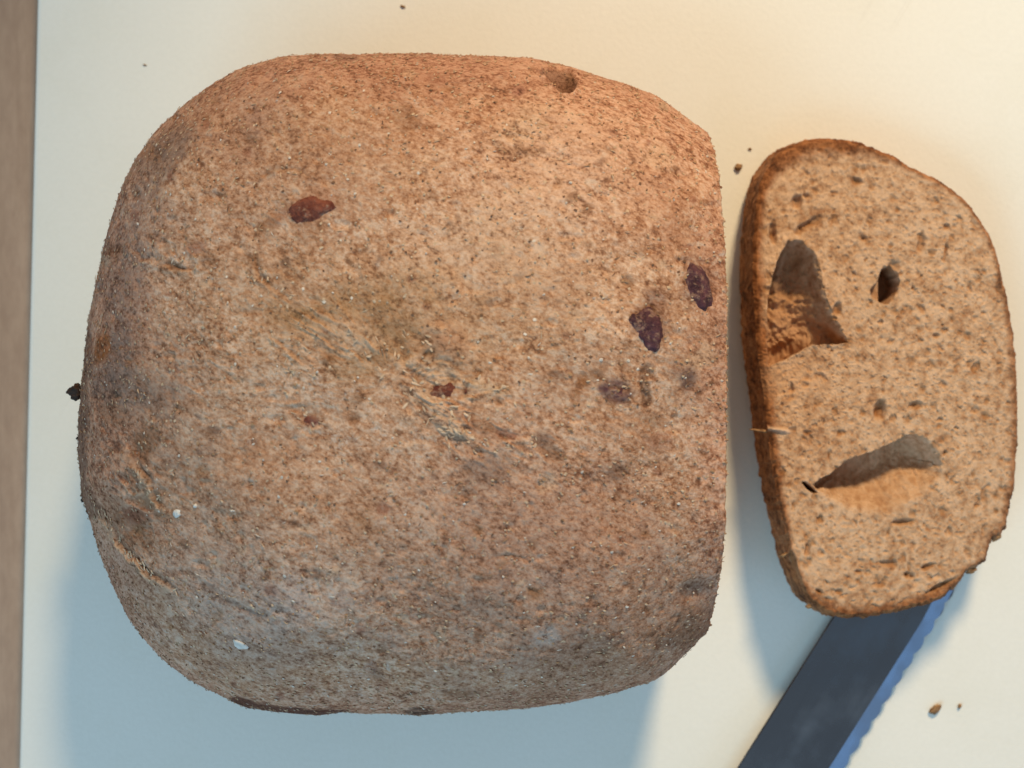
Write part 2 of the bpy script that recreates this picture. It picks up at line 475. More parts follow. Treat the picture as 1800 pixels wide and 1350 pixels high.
MARKS = [ (980,1050,330,200,-5,(0.36,0.21,0.15),.45,1,0),(640,900,330,150,0,(0.42,0.27,0.19),.30,1,0),(250,700,140,200,0,(0.30,0.20,0.15),.45,1,0),(480,330,200,140,-20,(0.42,0.25,0.17),.32,1,0),(430,1060,260,150,20,(0.44,0.36,0.33),.38,1,0),(230,420,90,220,8,(0.36,0.25,0.21),.42,1,0),(800,1120,300,110,0,(0.44,0.29,0.22),.28,1,0),(420,180,220,70,-25,(0.42,0.235,0.17),.4,1,0),(800,130,240,45,0,(0.46,0.235,0.155),.4,1,0),(1050,900,160,130,0,(0.44,0.24,0.15),.32,1,0),(620,560,260,130,10,(0.52,0.30,0.13),.38,1,0),(850,560,200,100,0,(0.60,0.37,0.18),.3,1,0), # x y rx ry angle colour strength feather relief(mm)
 (300,262,55,38,-30,GREY,.62,.8,-.2),(275,310,45,50,0,GREY,.35,.9,0),(235,690,70,45,10,GREY,.6,.8,-.2),(205,640,50,70,0,GREY,.45,.9,0),
 (215,490,45,110,10,GREY,.32,.9,0),(860,835,62,36,-15,GREY,.55,.9,-.3),(1000,665,90,60,0,GREY,.16,.9,0),(1208,672,17,24,0,(0.12,0.075,0.07),.75,.6,-.2),
 (1222,1035,36,20,-25,(0.15,0.085,0.06),.6,1,-.8),(1222,1095,45,40,0,ORNG,.35,.8,.3),(1205,1110,60,34,-25,BRN,.45,.9,0),
 (640,530,150,42,-8,OCHRE,.5,.9,-.4),(690,580,90,40,20,OCHRE,.45,.9,-.3),(520,560,60,30,20,OCHRE,.4,.9,0),(650,640,70,26,-15,OCHRE,.4,.9,0),
 (250,780,26,42,10,BRN,.7,.7,-.3),(178,610,14,34,10,(0.33,0.12,0.03),.9,.5,.2),(345,435,22,12,-20,REDB,.6,.7,0),(365,455,18,12,40,BRN,.5,.7,0),
 (232,935,30,75,-38,(0.24,0.11,0.045),.7,.9,-.5),(250,870,24,60,-20,(0.24,0.12,0.05),.5,.9,-.3),(545,740,15,11,0,(0.22,0.05,0.04),.85,.5,.2),(780,600,52,38,20,ORNG,.7,.7,.5),
 (778,655,30,34,20,(0.46,0.34,0.21),.5,.9,-.5),(757,618,13,8,-30,(0.14,0.09,0.05),.7,.8,-.2),(740,690,40,16,35,PALE,.7,.8,.3),(790,755,44,12,30,PALE,.6,.8,.3),(850,680,50,16,10,(0.62,0.52,0.34),.45,.9,.2),(720,735,40,14,25,PALE,.4,.9,.2),(770,580,30,8,20,PALE,.6,.8,.2),(800,740,70,28,25,(0.50,0.26,0.15),.6,.8,.25),(760,712,46,12,35,(0.80,0.60,0.42),.8,.9,.2),(815,762,34,9,25,(0.80,0.60,0.42),.8,.9,.2),
 (1085,690,26,22,30,PURP,.85,.6,.1),(1060,683,10,8,0,PURP,.8,.6,0),(1022,668,11,15,10,(0.33,0.13,0.035),.8,.5,0),(1012,692,10,8,0,(0.36,0.15,0.05),.7,.5,0),
 (1135,690,9,30,-12,(0.10,0.05,0.03),.85,.6,-.4),(1150,740,22,18,20,BRN,.6,.8,0),(1160,775,30,22,0,REDB,.45,.8,0),(970,795,34,14,35,BRN,.7,.8,-.2),
 (955,768,20,16,0,(0.2,0.13,0.10),.6,.8,0),(1150,525,24,20,20,PURP,.6,.9,0),(1220,490,40,48,0,PURP,.5,.9,.2),(1139,574,34,42,-15,PURP,.6,.8,.2),(550,366,50,28,-14,REDB,.5,.8,.2),(490,385,30,14,-25,REDB,.45,.9,0),(1190,650,30,22,0,(0.2,0.12,0.10),.4,.9,0),
 (470,395,34,14,-35,(0.33,0.15,0.06),.6,.7,0),(430,545,26,14,0,BRN,.3,.8,0),(770,140,22,14,0,REDB,.5,.8,0),(910,158,14,12,0,(0.3,0.12,0.09),.6,.6,0),
 (605,103,24,8,10,(0.16,0.07,0.05),.6,.7,0),(740,1249,26,9,0,DKB,.9,.4,.2),(800,1215,50,7,-3,BRN,.5,.8,-.2),(760,345,16,10,0,BRN,.5,.8,0),
 (420,1095,120,60,20,(0.62,0.58,0.53),.28,1,0),(520,1040,90,50,0,(0.64,0.58,0.54),.28,1,0),(960,1115,26,18,0,(0.66,0.62,0.56),.6,.8,0),(775,1115,12,14,0,PALE,.7,.6,.2),
 (950,1020,40,20,10,(0.62,0.53,0.46),.25,1,0),(980,300,190,120,0,(0.80,0.58,0.42),.5,1,0),(820,440,150,90,0,(0.78,0.55,0.37),.35,1,0),(1000,480,140,80,0,(0.76,0.52,0.34),.3,1,0),(920,220,60,36,-20,PALE,.45,.9,0),(870,420,120,60,0,PALE,.25,1,0),(620,590,70,26,20,PALE,.4,.9,.3),(745,300,50,40,0,PALE,.25,1,0),(420,700,60,40,0,PALE,.2,1,0),(1150,330,70,40,20,(0.50,0.25,0.15),.4,1,0),(1180,420,50,60,0,(0.48,0.24,0.14),.4,1,0),(700,170,120,40,0,(0.45,0.23,0.14),.35,1,0),(430,240,90,50,-30,(0.40,0.25,0.19),.35,1,0),(1100,140,110,30,25,(0.42,0.2,0.12),.35,1,0)]  # wide pale ovals: flour, with the lit area's brightness put into the colour
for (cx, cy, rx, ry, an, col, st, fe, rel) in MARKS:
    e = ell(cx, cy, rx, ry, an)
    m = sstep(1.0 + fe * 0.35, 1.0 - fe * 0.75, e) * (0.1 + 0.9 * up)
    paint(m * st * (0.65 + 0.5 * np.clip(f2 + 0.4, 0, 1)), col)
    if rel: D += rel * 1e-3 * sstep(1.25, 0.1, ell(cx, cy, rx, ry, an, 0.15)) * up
# random small stains
for k in range(260):
    cx, cy = rng.uniform(160, 1250), rng.uniform(110, 1235); rr = rng.uniform(5, 15) * (1 + (rng.random() < .1))
    near = (np.abs(U - cx) < 45) & (np.abs(V - cy) < 45) & (nz_ > 0.05)
    if not near.any(): continue
    cc = [BRN, (0.30,0.14,0.06), REDB, PALE, (0.13,0.06,0.035), (0.36,0.17,0.06)][rng.integers(6)]
    asp = rng.uniform(0.45, 1); an = rng.uniform(-40, 40)
    e = np.where(near, ell(cx, cy, rr, rr * asp, an, 0.5), 9)
    paint(sstep(1.15, 0.5, e) * rng.uniform(.25, .6), cc)
    D += sstep(1.2, 0.2, e) * rng.uniform(-.25, .1) * 1e-3
def crease(pts, w, depth, col=None, st=0.7, raise_=0.0, pale=0.0, bias=0):
    global D
    d, t, side = seg_dist(U + 9 * wob + 3 * f2, V + 7 * f1 - 6 * wob, pts)
    tap = np.sin(np.clip(t, 0.02, 0.98) * math.pi) ** 0.5
    tap = tap * (0.45 + 0.55 * sstep(-0.35, 0.25, f1 + 0.6 * wob))
    g = np.exp(-(d / w) ** 2) * tap * up
    D -= depth * 1e-3 * g
    if raise_:
        q = np.exp(-((d * side - bias - w * 1.4) / (w * 1.3)) ** 2) * (d < w * 6) * tap * up
        D += raise_ * 1e-3 * q
        if pale: paint(q * pale * (0.7 + 0.4 * f2), PALE)
    if col: paint(g * st, col)  # groove shade put into the colour
crease([(160,872),(190,922),(230,977),(270,1013),(312,1050)], 5, .7, (0.20,0.085,0.035), .7, .8, 1.4)
crease([(228,795),(250,840),(270,870),(292,900)], 4, .5, (0.2,0.1,0.05), .5, .9, 1.1)
crease([(390,1055),(430,1068),(480,1085)], 5, .5, (0.15,0.09,0.07), .7)
crease([(440,345),(455,312),(490,295),(520,300),(545,318)], 3.5, .35, BRN, .35, .2)
crease([(448,450),(455,480),(480,505),(515,525)], 5, .5, BRN, .55, .4, .5)
crease([(470,585),(500,620),(530,640)], 4, .4, BRN, .4, .5, .7)
crease([(705,660),(730,690),(765,715),(830,765)], 4, .1, (0.30,0.14,0.08), .4, .15, 1.3)
crease([(735,640),(752,622),(790,632),(812,655)], 4, .5, (0.16,0.08,0.04), .6, .4, .5)
crease([(800,700),(830,690),(870,682)], 3, .2, None, 0, .5, .9)
crease([(470,590),(560,600),(640,640),(700,655)], 4, .15, None, 0, .3, .6)
crease([(640,790),(700,775),(760,770)], 4, .15, None, 0, .3, .5)
crease([(830,772),(800,771),(780,762)], 3, .7, DKB, .8)
crease([(815,668),(822,690),(815,700)], 4, .9, DKB, .75)
crease([(950,770),(920,785),(880,790)], 4, .2, BRN, .4, .2, .7)
crease([(860,980),(900,975),(935,985)], 3, .4, BRN, .5)
crease([(520,735),(545,752),(560,745)], 4, .3, None, 0, .6, .7)
crease([(225,435),(250,450),(280,455)], 5, .8, (0.14,0.09,0.08), .6, .4)
crease([(280,460),(320,470),(350,465)], 5, .6, (0.16,0.09,0.06), .5, .4, .4)
# torn hole near the top edge
hole = [(938,122),(955,132),(972,150),(990,163),(1006,160),(1016,150),(1018,136),(1006,127),(985,122),(960,117)]
hd, _, _ = seg_dist(U, V, hole + hole[:1]); hin = inside(U + 4 * wob, V + 4 * wob, hole) & (nz_ > -0.2)
D -= np.where(hin, 0.0046 * sstep(0, 7, hd) * sstep(930, 1000, U) + 0.0004, 0)
D += np.where(~hin, 0.0006 * np.exp(-(hd / 6) ** 2) * sstep(-0.3, 0.4, f1), 0) * up
paint(np.where(hin, 0.75, 0), (0.40, 0.235, 0.155))
paint(np.where(hin, sstep(985, 1012, U) * 0.6 * sstep(150, 125, V), 0), (0.17, 0.08, 0.03))  # shade under the overhang, painted as darker colour
# dark strip of skin under the lower left edge
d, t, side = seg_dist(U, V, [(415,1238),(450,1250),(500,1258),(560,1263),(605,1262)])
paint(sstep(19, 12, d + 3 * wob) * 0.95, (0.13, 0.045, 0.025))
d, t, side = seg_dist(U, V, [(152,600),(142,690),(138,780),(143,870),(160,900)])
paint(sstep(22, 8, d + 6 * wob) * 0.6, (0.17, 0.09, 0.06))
# crumpled, torn zones with pale ridge tops
crm = vnoise(PG * [1.0, 1.5, 1], 210, 301, 3, 0.55); rdg = np.clip(1 - np.abs(crm) * 4.5, 0, 1)
for (cx, cy, rx, ry, an, am, pl) in [(775,690,120,80,35,.75,.75),(640,590,150,60,15,.5,.55),(245,860,55,110,-20,.6,.5),(280,450,100,40,10,.5,.3),(500,440,90,100,0,.3,.3),(900,780,110,45,10,.4,.45),(540,740,60,40,20,.4,.5),(330,640,90,90,0,.3,.2),(1120,640,90,110,0,.25,.25),(930,240,90,60,0,.3,.35)]:
    m = sstep(1.25, 0.3, ell(cx, cy, rx, ry, an, 0.5)) * up
    D += 0.65 * am * 1e-3 * m * (rdg - 0.3)
    paint(m * pl * sstep(0.55, 0.95, rdg) * (0.7 + 0.5 * f2), (0.80, 0.60, 0.43))
    paint(m * 0.45 * sstep(0.25, 0.0, rdg) * sstep(-0.2, 0.4, wob + f1), (0.27, 0.13, 0.055))
# the sides that baked against the tin are dark brown
paint(0.8 * sstep(0.030, 0.018, P[:, 2] + 0.004 * wob), (0.20, 0.09, 0.045))
# spiky fringe of torn skin on the wall
fr = np.clip(vnoise(P, 900, 44, 1) - 0.55, 0, 1)
D += 0.0006 * fr * sstep(0.5, 0.1, np.abs(nz_)) * damp
P2 = P + N * D[:, None]
P2[:, 2] = np.maximum(P2[:, 2], 0.0)
# browned skin where the dough touched the tin
toast = sstep(0.80, 0.30, nz_ + 0.14 * vnoise(P, 60, 12, 2) + 0.08 * f1) * 0.75
toast = np.maximum(toast, 0.75 * sstep(520, 60, np.hypot((U - 1180) * 0.75, (V - 120) * 1.3) + 70 * vnoise(P, 70, 13, 2)))
toast = np.maximum(toast, 0.85 * sstep(230, 110, V + 35 * wob))
toast = np.maximum(toast, 0.7 * sstep(330, 170, U + 45 * wob))
toast = np.maximum(toast, 0.55 * sstep(1190, 1260, U + 25 * wob))
toast = np.maximum(toast, 0.35 * sstep(320, 60, np.hypot(U - 900, (V - 900) * 1.3) + 60 * wob))
flour = 0.5 * sstep(700, 200, np.hypot(U - 850, V - 380)) + 0.7 * sstep(520, 150, np.hypot(U - 520, V - 1050)) + 0.25
flour *= sstep(0.15, 0.6, nz_)
# slicing: everything beyond the knife plane is gone
cut = (P2[:, 0] > X_CUT).astype(float)
pores = worley(P2[:, 1] * 1e4, P2[:, 2] * 1e4, 16, 51, 0.12, 0.5, 0.9)
P2[:, 0] = np.where(cut > 0, X_CUT + 0.00025 * f1 + 0.00022 * f2 - 0.0011 * pores * sstep(0.0, 0.004, P2[:, 0] - X_CUT), P2[:, 0])
# ragged lip of crust along the cut
lip = np.exp(-((P2[:, 0] - X_CUT) / 0.0009) ** 2) * (1 - cut)
P2[:, 0] += lip * 0.0004 * np.clip(f2 + 0.2, -0.6, 1)
loaf = empty('bread_loaf', (lcx, lcy, 0))
loc0 = np.array([lcx, lcy, 0])
faces = grid_faces(NR, NC)
body = link_mesh('crust', P2 - loc0, faces, M_CRUST, loaf)
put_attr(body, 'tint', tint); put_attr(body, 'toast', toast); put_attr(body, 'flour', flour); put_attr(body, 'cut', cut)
bt = link_mesh('loaf_base', np.vstack([P2[:NC:10] - loc0]), [list(range(len(range(0, NC, 10))))[::-1]], M_CRUST, loaf, smooth=False)
tag(loaf, 'large domed loaf with floury brown crust and one straight cut side', 'bread loaf')

# look-up of the finished surface by photo pixel
PU, PV = proj(P2[:, 0], P2[:, 1], P2[:, 2])
vis = np.where(nz_ > 0.08)[0]
def surf(px, py):
    k = vis[np.argmin((PU[vis] - px) ** 2 + (PV[vis] - py) ** 2)]
    n = N[k].copy(); n /= np.linalg.norm(n)
    return Vector(P2[k]), Vector(n)

def pebble(name, mat, parent, pos, nrm, sx, sy, sz, ang, origin, seed, rough=0.22, sub=3, sink=0.0):
    """irregular lump lying on a surface: sx, sy, sz half sizes in metres, ang = turn of its long axis in the picture"""
    bm = bmesh.new(); bmesh.ops.create_icosphere(bm, subdivisions=sub, radius=1.0)
    pts = np.array([v.co[:] for v in bm.verts])
    dn = 1 + rough * vnoise(pts, 1.3, seed, 2) + 0.5 * rough * vnoise(pts, 4.1, seed + 3, 2)
    z = nrm.normalized(); x = Vector((math.cos(R(ang)), math.sin(R(ang)), 0)); x = (x - z * x.dot(z)).normalized(); y = z.cross(x)
    Mx = Matrix((x, y, z)).transposed()
    for v, k, p in zip(bm.verts, dn, pts):
        q = Vector((p[0] * k * sx, p[1] * k * sy, p[2] * k * sz - sink))
        v.co = Mx @ q + pos - Vector(origin)
    return link_bm(name, bm, mat, parent)

PX = 1.0 / 8600.0        # metres per photo pixel on top of the loaf
def berry(px, py, rx, ry, ang, mat, seed, label, h=0.62, sink=0.38):
    p, n = surf(px, py)
    o = pebble('dried_berry', mat, loaf, p, n, rx * PX, ry * PX, min(rx, ry) * PX * h, ang, loc0, seed, 0.24, 4, min(rx, ry) * PX * sink)
    o['label'] = label
berry(550,366,41,23,14,M_REDBERRY,3,'long red dried berry lying bare in the crust')
berry(1139,574,27,36,22,M_PURPLEBERRY,4,'dark purple dried berry near the cut side')
berry(1230,502,25,40,18,M_PURPLEBERRY,5,'purple dried berry at the very edge of the cut side')
berry(788,689,32,14,8,M_REDBERRY,6,'red dried berry showing in the central fold')
berry(1087,691,15,12,-30,M_PURPLEBERRY,7,'small purple dried berry sunk in the crust', 0.4)
berry(545,739,9,7,0,M_REDBERRY,8,'tiny red dried berry', 0.5)
for k, (px, py, rx, ry, an) in enumerate([(425,1133,14,9,-15),(311,902,8,6,20),(343,890,4,3,30)]):
    p, n = surf(px, py)
    pebble('flour_clump', M_FLOUR, loaf, p, n, rx * PX, ry * PX, 3.2 * PX, an, loc0, 20 + k, 0.45, 3, 0.0)
p, n = surf(143, 690)
lx, ly = [float(q) for q in unproj(129, 689, 0.04)]
o = pebble('burnt_nub', M_BURNT, loaf, Vector((lx + 0.0006, ly, 0.04)), Vector((-0.5, 0, 0.8)), 0.0016, 0.0017, 0.0015, 60, loc0, 61, 0.4, 4)
o['label'] = 'small burnt black nub sticking out of the loaf side'
for k, (px, py, s) in enumerate([(139,770,5),(147,868,6),(146,878,5),(140,800,3),(155,900,4),(1242,1096,7),(1234,1092,6)]):
    lx, ly = [float(q) for q in unproj(px, py, 0.04)]
    pebble('crust_splinter', M_BURNT if px < 200 else M_CRUMBBIT, loaf, Vector((lx, ly, 0.04)), Vector((0, 0, 1)), s * PX, s * 0.7 * PX, s * 0.7 * PX, 30 * k, loc0, 80 + k, 0.6, 3)

# tiny flakes and fibres of crust all over the loaf
cand = np.where((nz_ > 0.22) & (P2[:, 0] < X_CUT + 0.0002))[0]
area_w = PR[cand // NC] * 1.0
pick = rng.choice(cand, 9000, p=area_w / area_w.sum())
fv, ff, fc = [], [], []
for q, k in enumerate(pick):
    p = P2[k] - loc0; n = N[k]
    a = rng.normal(0.25, 0.7); x = np.array([math.cos(a), math.sin(a) * 0.8, rng.normal(0, 0.15)]); x -= n * x.dot(n); x /= np.linalg.norm(x) + 1e-9
    y = np.cross(n, x)
    fib = rng.random() < 0.15
    L = rng.uniform(0.0005, 0.0016) if fib else rng.uniform(0.0003, 0.0008)
    w = L * (rng.uniform(0.10, 0.2) if fib else rng.uniform(0.5, 0.9))
    lift = rng.uniform(0.00004, 0.00026) * (0.35 + 0.65 * min(1, max(0, n[2]) * 2))
    b0 = len(fv)
    top = n * lift
    pts = [(-1, 0, 0), (-0.3, 1, .6), (0.4, 0.8, 1), (1, 0.1, 1.3), (0.35, -1, .9), (-0.4, -0.8, .5)]
    for (a1, b1, c1) in pts:
        j = rng.uniform(0.7, 1.2)
        fv.append(p + x * a1 * L * j * 0.5 + y * b1 * w * j * 0.5 + top * c1)
    fv.append(p + top * 1.7)
    for e in range(6): ff.append((b0 + e, b0 + (e + 1) % 6, b0 + 6))
    r = rng.random(); tst = toast[k]
    base = np.array((0.66, 0.48, 0.32)) if r < .5 else np.array((0.42, 0.24, 0.125)) if r < .8 else np.array((0.16, 0.08, 0.045)) if r < .93 else np.array((0.80, 0.72, 0.62))
    base = base * (1 - 0.45 * tst) + np.array((0.34, 0.16, 0.09)) * 0.45 * tst
    fc += [np.append(base * rng.uniform(0.85, 1.12), 1)] * 7
TEARS = [([(705,655),(730,690),(765,715),(832,768)], 200, 14, 1.5), ([(165,880),(190,925),(230,980),(270,1016),(312,1050)], 320, 5, 1.3), ([(228,795),(250,840),(270,870),(292,900)], 90, 5, 1.1),
 ([(470,590),(530,640),(560,650)], 60, 9, 1.1), ([(600,590),(660,600),(710,640)], 90, 16, 1.2), ([(740,590),(790,612),(830,600)], 60, 10, 1.0), ([(820,680),(860,672),(900,690)], 80, 12, 1.2), ([(520,730),(550,755),(580,760)], 60, 8, 1.0),
 ([(455,480),(480,505),(515,528)], 50, 6, 1.0), ([(880,790),(930,785),(955,768)], 60, 8, 1.1), ([(445,318),(490,296),(545,318)], 50, 5, 0.9), ([(760,735),(800,752),(845,772)], 120, 12, 1.2)]
for pts, cnt, spread, sc in TEARS:
    pts = np.array(pts, float); seg = np.linalg.norm(np.diff(pts, axis=0), axis=1); cum = np.concatenate([[0], np.cumsum(seg)])
    for _ in range(int(cnt * 0.14)):
        q = rng.uniform(0, cum[-1]); k0 = min(int(np.searchsorted(cum, q, 'right')) - 1, len(seg) - 1)
        dr = (pts[k0 + 1] - pts[k0]) / seg[k0]; c0 = pts[k0] + dr * (q - cum[k0]) + rng.normal(0, spread, 2) * 1.15
        p, n = surf(c0[0], c0[1]); p = np.array(p) - loc0; n = np.array(n)
        a = math.atan2(-dr[1], dr[0]) + rng.normal(0, 0.7); x = np.array([math.cos(a), math.sin(a), 0]); x -= n * x.dot(n); x /= np.linalg.norm(x) + 1e-9; y = np.cross(n, x)
        L = rng.uniform(0.0005, 0.0014) * sc; w = rng.uniform(0.00015, 0.00045) * sc; b0 = len(fv); lift = rng.uniform(0.00006, 0.00024) * sc
        for (a1, b1, c1) in [(-1, 0, 0.1), (-0.3, 1, .6), (0.4, 0.8, 1), (1, 0.1, 0.7), (0.35, -1, .9), (-0.4, -0.8, .5)]:
            j = rng.uniform(0.7, 1.3); fv.append(p + x * a1 * L * j * 0.5 + y * b1 * w * j * 0.5 + n * lift * c1)
        fv.append(p + n * lift * 1.5)
        for e in range(6): ff.append((b0 + e, b0 + (e + 1) % 6, b0 + 6))
        fc += [np.append(np.array((0.74, 0.54, 0.37)) * rng.uniform(0.75, 1.12), 1)] * 7
fl = link_mesh('crust_flakes', np.array(fv), np.array(ff), M_FLAKE, loaf)
put_attr(fl, 'tint', np.array(fc)); fl['kind'] = 'stuff'

# ------------------------------------------------------------------ slice
SLICE = [(1445,244),(1480,243),(1520,250),(1545,262),(1572,272),(1600,292),(1660,320),(1700,352),(1727,388),(1747,424),(1760,470),(1772,520),(1782,580),(1788,640),
 (1791,700),(1791,760),(1788,820),(1783,870),(1773,915),(1765,938),(1744,952),(1736,982),(1725,996),(1703,1002),(1690,1020),(1670,1045),(1640,1062),(1600,1068),(1560,1082),(1500,1086),
 (1455,1079),(1432,1063),(1412,1035),(1400,1005),(1388,960),(1376,910),(1366,865),(1358,810),(1350,750),(1345,705),(1338,655),(1331,600),(1327,540),(1325,480),(1326,420),
 (1330,370),(1337,325),(1350,295),(1372,265),(1405,249)]
SC = (1560.0, 665.0)
THICK = 0.0150
def rise(v, u): return np.clip((v - 243.0) / 842.0, 0, 1.4) * (0.0070 - 0.0036 * np.clip((np.asarray(u, float) - 1330) / 450, 0, 1))
NC2, NR2 = 1300, 300
th2, r2 = radius_fn(SLICE, SC, NC2)
r2 = smooth_wrap(r2, 3.0)
fr1 = np.stack([np.cos(th2), np.sin(th2), np.zeros(NC2)], 1)
arcp = np.stack([SC[0] + r2 * np.cos(th2), SC[1] - r2 * np.sin(th2), np.zeros(NC2)], 1)
jag = 4.6 * vnoise(arcp, 1 / 15., 5, 4, 0.68) * (0.55 + 0.8 * sstep(700, 1000, arcp[:, 1]) + 0.5 * sstep(350, 260, arcp[:, 1]))
r2 = r2 + jag
s_face = 1 - (1 - np.linspace(1, 0.002, NR2)) ** 1.0
uf = SC[0] + s_face[:, None] * r2[None, :] * np.cos(th2); vf = SC[1] - s_face[:, None] * r2[None, :] * np.sin(th2)
su, sv = uf.ravel(), vf.ravel()
edge = ((1 - s_face)[:, None] * r2[None, :]).ravel()          # px from the rim
q3 = np.stack([su, sv, np.zeros_like(su)], 1)
g1 = vnoise(q3, 1 / 30., 60, 3); g2 = vnoise(q3, 1 / 7., 61, 2, 0.6); g3 = vnoise(q3, 1 / 3.4, 62, 1)
dep = np.zeros(len(su)); shx = np.zeros(len(su)); shy = np.zeros(len(su))    # dep in metres, sh* in px
tint = np.zeros((len(su), 4)); tint[:, :3] = 0.3
U, V, wob, f2 = su, sv, g1, g2
inner = sstep(4, 22, edge)
# fine open crumb
pw1 = worley(su + 5 * g2, sv + 5 * g1, 21, 11, 0.14, 0.42, 0.8, 0.35); pw2 = worley(su + 4 + 3 * g2, sv + 9, 9.5, 21, 0.14, 0.42, 0.6, 0.3); pw3 = worley(su + 6 * g2, sv + 3 + 6 * g1, 46, 31, 0.07, 0.19, 0.75)
dep += 0.00042 * pw1 * inner
dep += 0.00026 * pw2 * (0.3 + 0.7 * inner)
dep += 0.0007 * pw3 * inner
paint(np.clip(0.75 * pw1 + 0.5 * pw2 + 0.6 * pw3, 0, 0.62) * inner, (0.29, 0.125, 0.04))  # pore shade put into the colour, since the pits are shallow
low = sstep(880, 980, sv)
dep += 0.0006 * low * worley(su * 0.55, sv * 1.2, 17, 41, 0.12, 0.40, 0.6) * inner
dep -= 0.00022 * g1 + 0.00016 * g2 + 0.00010 * g3
# larger single pores: x, y, half sizes, angle, depth mm
for (x, y, rx, ry, an, dm) in [(1547,721,14,20,15,3.0),(1612,712,16,9,0,1.3),(1401,355,11,14,10,2.6),(1358,408,8,24,-5,2.6),(1471,543,8,15,20,2.2),(1418,345,8,6,0,1.2),
   (1585,918,22,6,-6,2.0),(1563,991,18,7,5,1.8),(1630,996,15,6,-20,1.7),(1545,1028,14,6,0,1.3),(1620,428,8,22,12,1.6),(1663,440,4,20,8,1.8),(1510,1005,9,5,0,1.4),
   (1570,468,12,14,30,1.5),(1395,990,7,24,-8,3.2),(1420,965,6,18,15,1.7),(1600,1012,12,6,20,1.3),(1655,1030,34,6,-28,2.8),(1505,318,10,7,0,1.0),(1664,398,7,6,0,1.4),(1520,420,8,6,0,1.2),
   (1730,870,7,16,0,1.2),(1475,1040,8,6,0,1.4),(1440,1040,8,5,30,1.4),(1412,400,20,8,-35,1.3),(1430,390,22,9,-35,1.5),(1645,590,8,6,0,1.4),(1660,580,7,6,0,1.2),(1700,590,8,10,0,1.1),(1480,760,9,6,0,1.0),(1418,760,9,5,0,1.2),(1565,600,7,6,0,1.0)]:
    e = ell(x, y, rx, ry, an, 0.22)
    dep += dm * 0.6e-3 * sstep(1.1, 0.25, e)
    paint(sstep(1.2, 0.3, e) * 0.6, (0.30, 0.13, 0.045))  # brown paints in the shade inside each pore
# three big hollows
cav = [(1384,424),(1406,422),(1430,442),(1444,484),(1453,525),(1467,556),(1480,580),(1490,600),(1470,606),(1430,606),(1392,626),(1350,646),(1348,600),(1350,540),(1354,500),(1364,462)]
uu, vv = su + 4 * g1 + 2 * g2, sv + 4 * g1 - 2 * g2
d, _, _ = seg_dist(uu, vv, cav + cav[:1]); ins = inside(uu, vv, cav)
prof = 0.0074 + 0.0022 * sstep(1480, 1360, su) + 0.0024 * sstep(590, 625, sv) + 0.0026 * vnoise(q3, 1 / 34., 71, 4, 0.62) + 0.0007 * vnoise(q3, 1 / 9., 73, 2)
wall_w = 8 + 14 * sstep(1380, 1400, su) * sstep(600, 560, sv)
soft = 0.6 * sstep(608, 545, sv) * sstep(1362, 1392, su)
k = np.where(ins, (1 - soft) * sstep(0, 1, d / (0.7 * wall_w)) + soft * sstep(0, 1, d / 42.0), 0)
dep = dep * (1 - 0.75 * np.minimum(1, k * 2)) + k * np.clip(prof, 0.001, 0.0122)
shy += np.where(ins, 16 * sstep(22, 2, d) * k * sstep(560, 600, sv), 0)
shx -= np.where(ins, 7 * sstep(14, 2, d) * k * sstep(1400, 1375, su), 0)
paint(k * 0.8, (0.42, 0.22, 0.11)); paint(k * 0.5 * sstep(0.05, 0.4, vnoise(q3, 1 / 22., 72, 2)) * sstep(480, 600, sv), (0.27, 0.12, 0.05))  # darker hollow skin, its colour reddened to offset the blue light inside
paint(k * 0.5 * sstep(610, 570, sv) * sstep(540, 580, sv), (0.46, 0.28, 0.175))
rimw = np.where(~ins, np.exp(-(d / 7) ** 2), 0); dep -= 0.00035 * rimw
# eye
eye = [(1550,474),(1566,466),(1579,478),(1582,500),(1576,520),(1562,536),(1546,534),(1533,524),(1529,508),(1538,496),(1546,484)]
d, _, _ = seg_dist(uu, vv, eye + eye[:1]); ins = inside(uu, vv, eye)
k = np.where(ins, sstep(0, 5, d), 0); dep = dep * (1 - k) + k * (0.0025 + 0.0085 * sstep(1548, 1562, su))
shx += np.where(ins, 8 * sstep(10, 1, d) * k * sstep(1556, 1568, su), 0)
paint(sstep(60, 5, np.hypot(su - 1545, (sv - 520) * 1.2) + 18 * g2) * 0.35, (0.46, 0.27, 0.14))
paint(k * 0.5, (0.40, 0.22, 0.12))
# long mouth-shaped hollow: steep upper rim, floor sloping up to the lower side
mouth = [(1428,856),(1442,842),(1480,815),(1528,795),(1566,776),(1600,761),(1622,764),(1645,784),(1660,815),(1656,842),(1640,868),(1615,895),(1575,912),(1520,912),(1478,895),(1448,872)]
d, _, _ = seg_dist(uu, vv, mouth + mouth[:1]); ins = inside(uu, vv, mouth)
upper = np.interp(su, [1428,1480,1528,1566,1600,1622,1645,1662], [856,815,795,776,761,764,784,818])
below = np.clip((sv - upper) / np.interp(su, [1430,1500,1560,1620,1660], [28,100,135,120,50]), 0, 1)
k = np.where(ins, sstep(0, 1, d / np.where(below < 0.4, np.where(su > 1600, 26, 9), 30)), 0)
floor_ = 0.0098 * (1 - sstep(0.30, 1.0, below)) ** 1.1 * (0.70 + 0.30 * sstep(1660, 1600, su)) + 0.0007 * vnoise(q3, 1 / 25., 77, 3)
floor_ *= sstep(1425, 1470, su) * 0.6 + 0.4
dep = dep * (1 - 0.9 * k) + k * np.clip(floor_, 0, 1)
shy -= np.where(ins, 14 * sstep(0.28, 0.03, below) * k * sstep(1630, 1570, su), 0)
mt = np.clip(0.6 + 0.7 * g2 + 0.4 * g1, 0, 1)
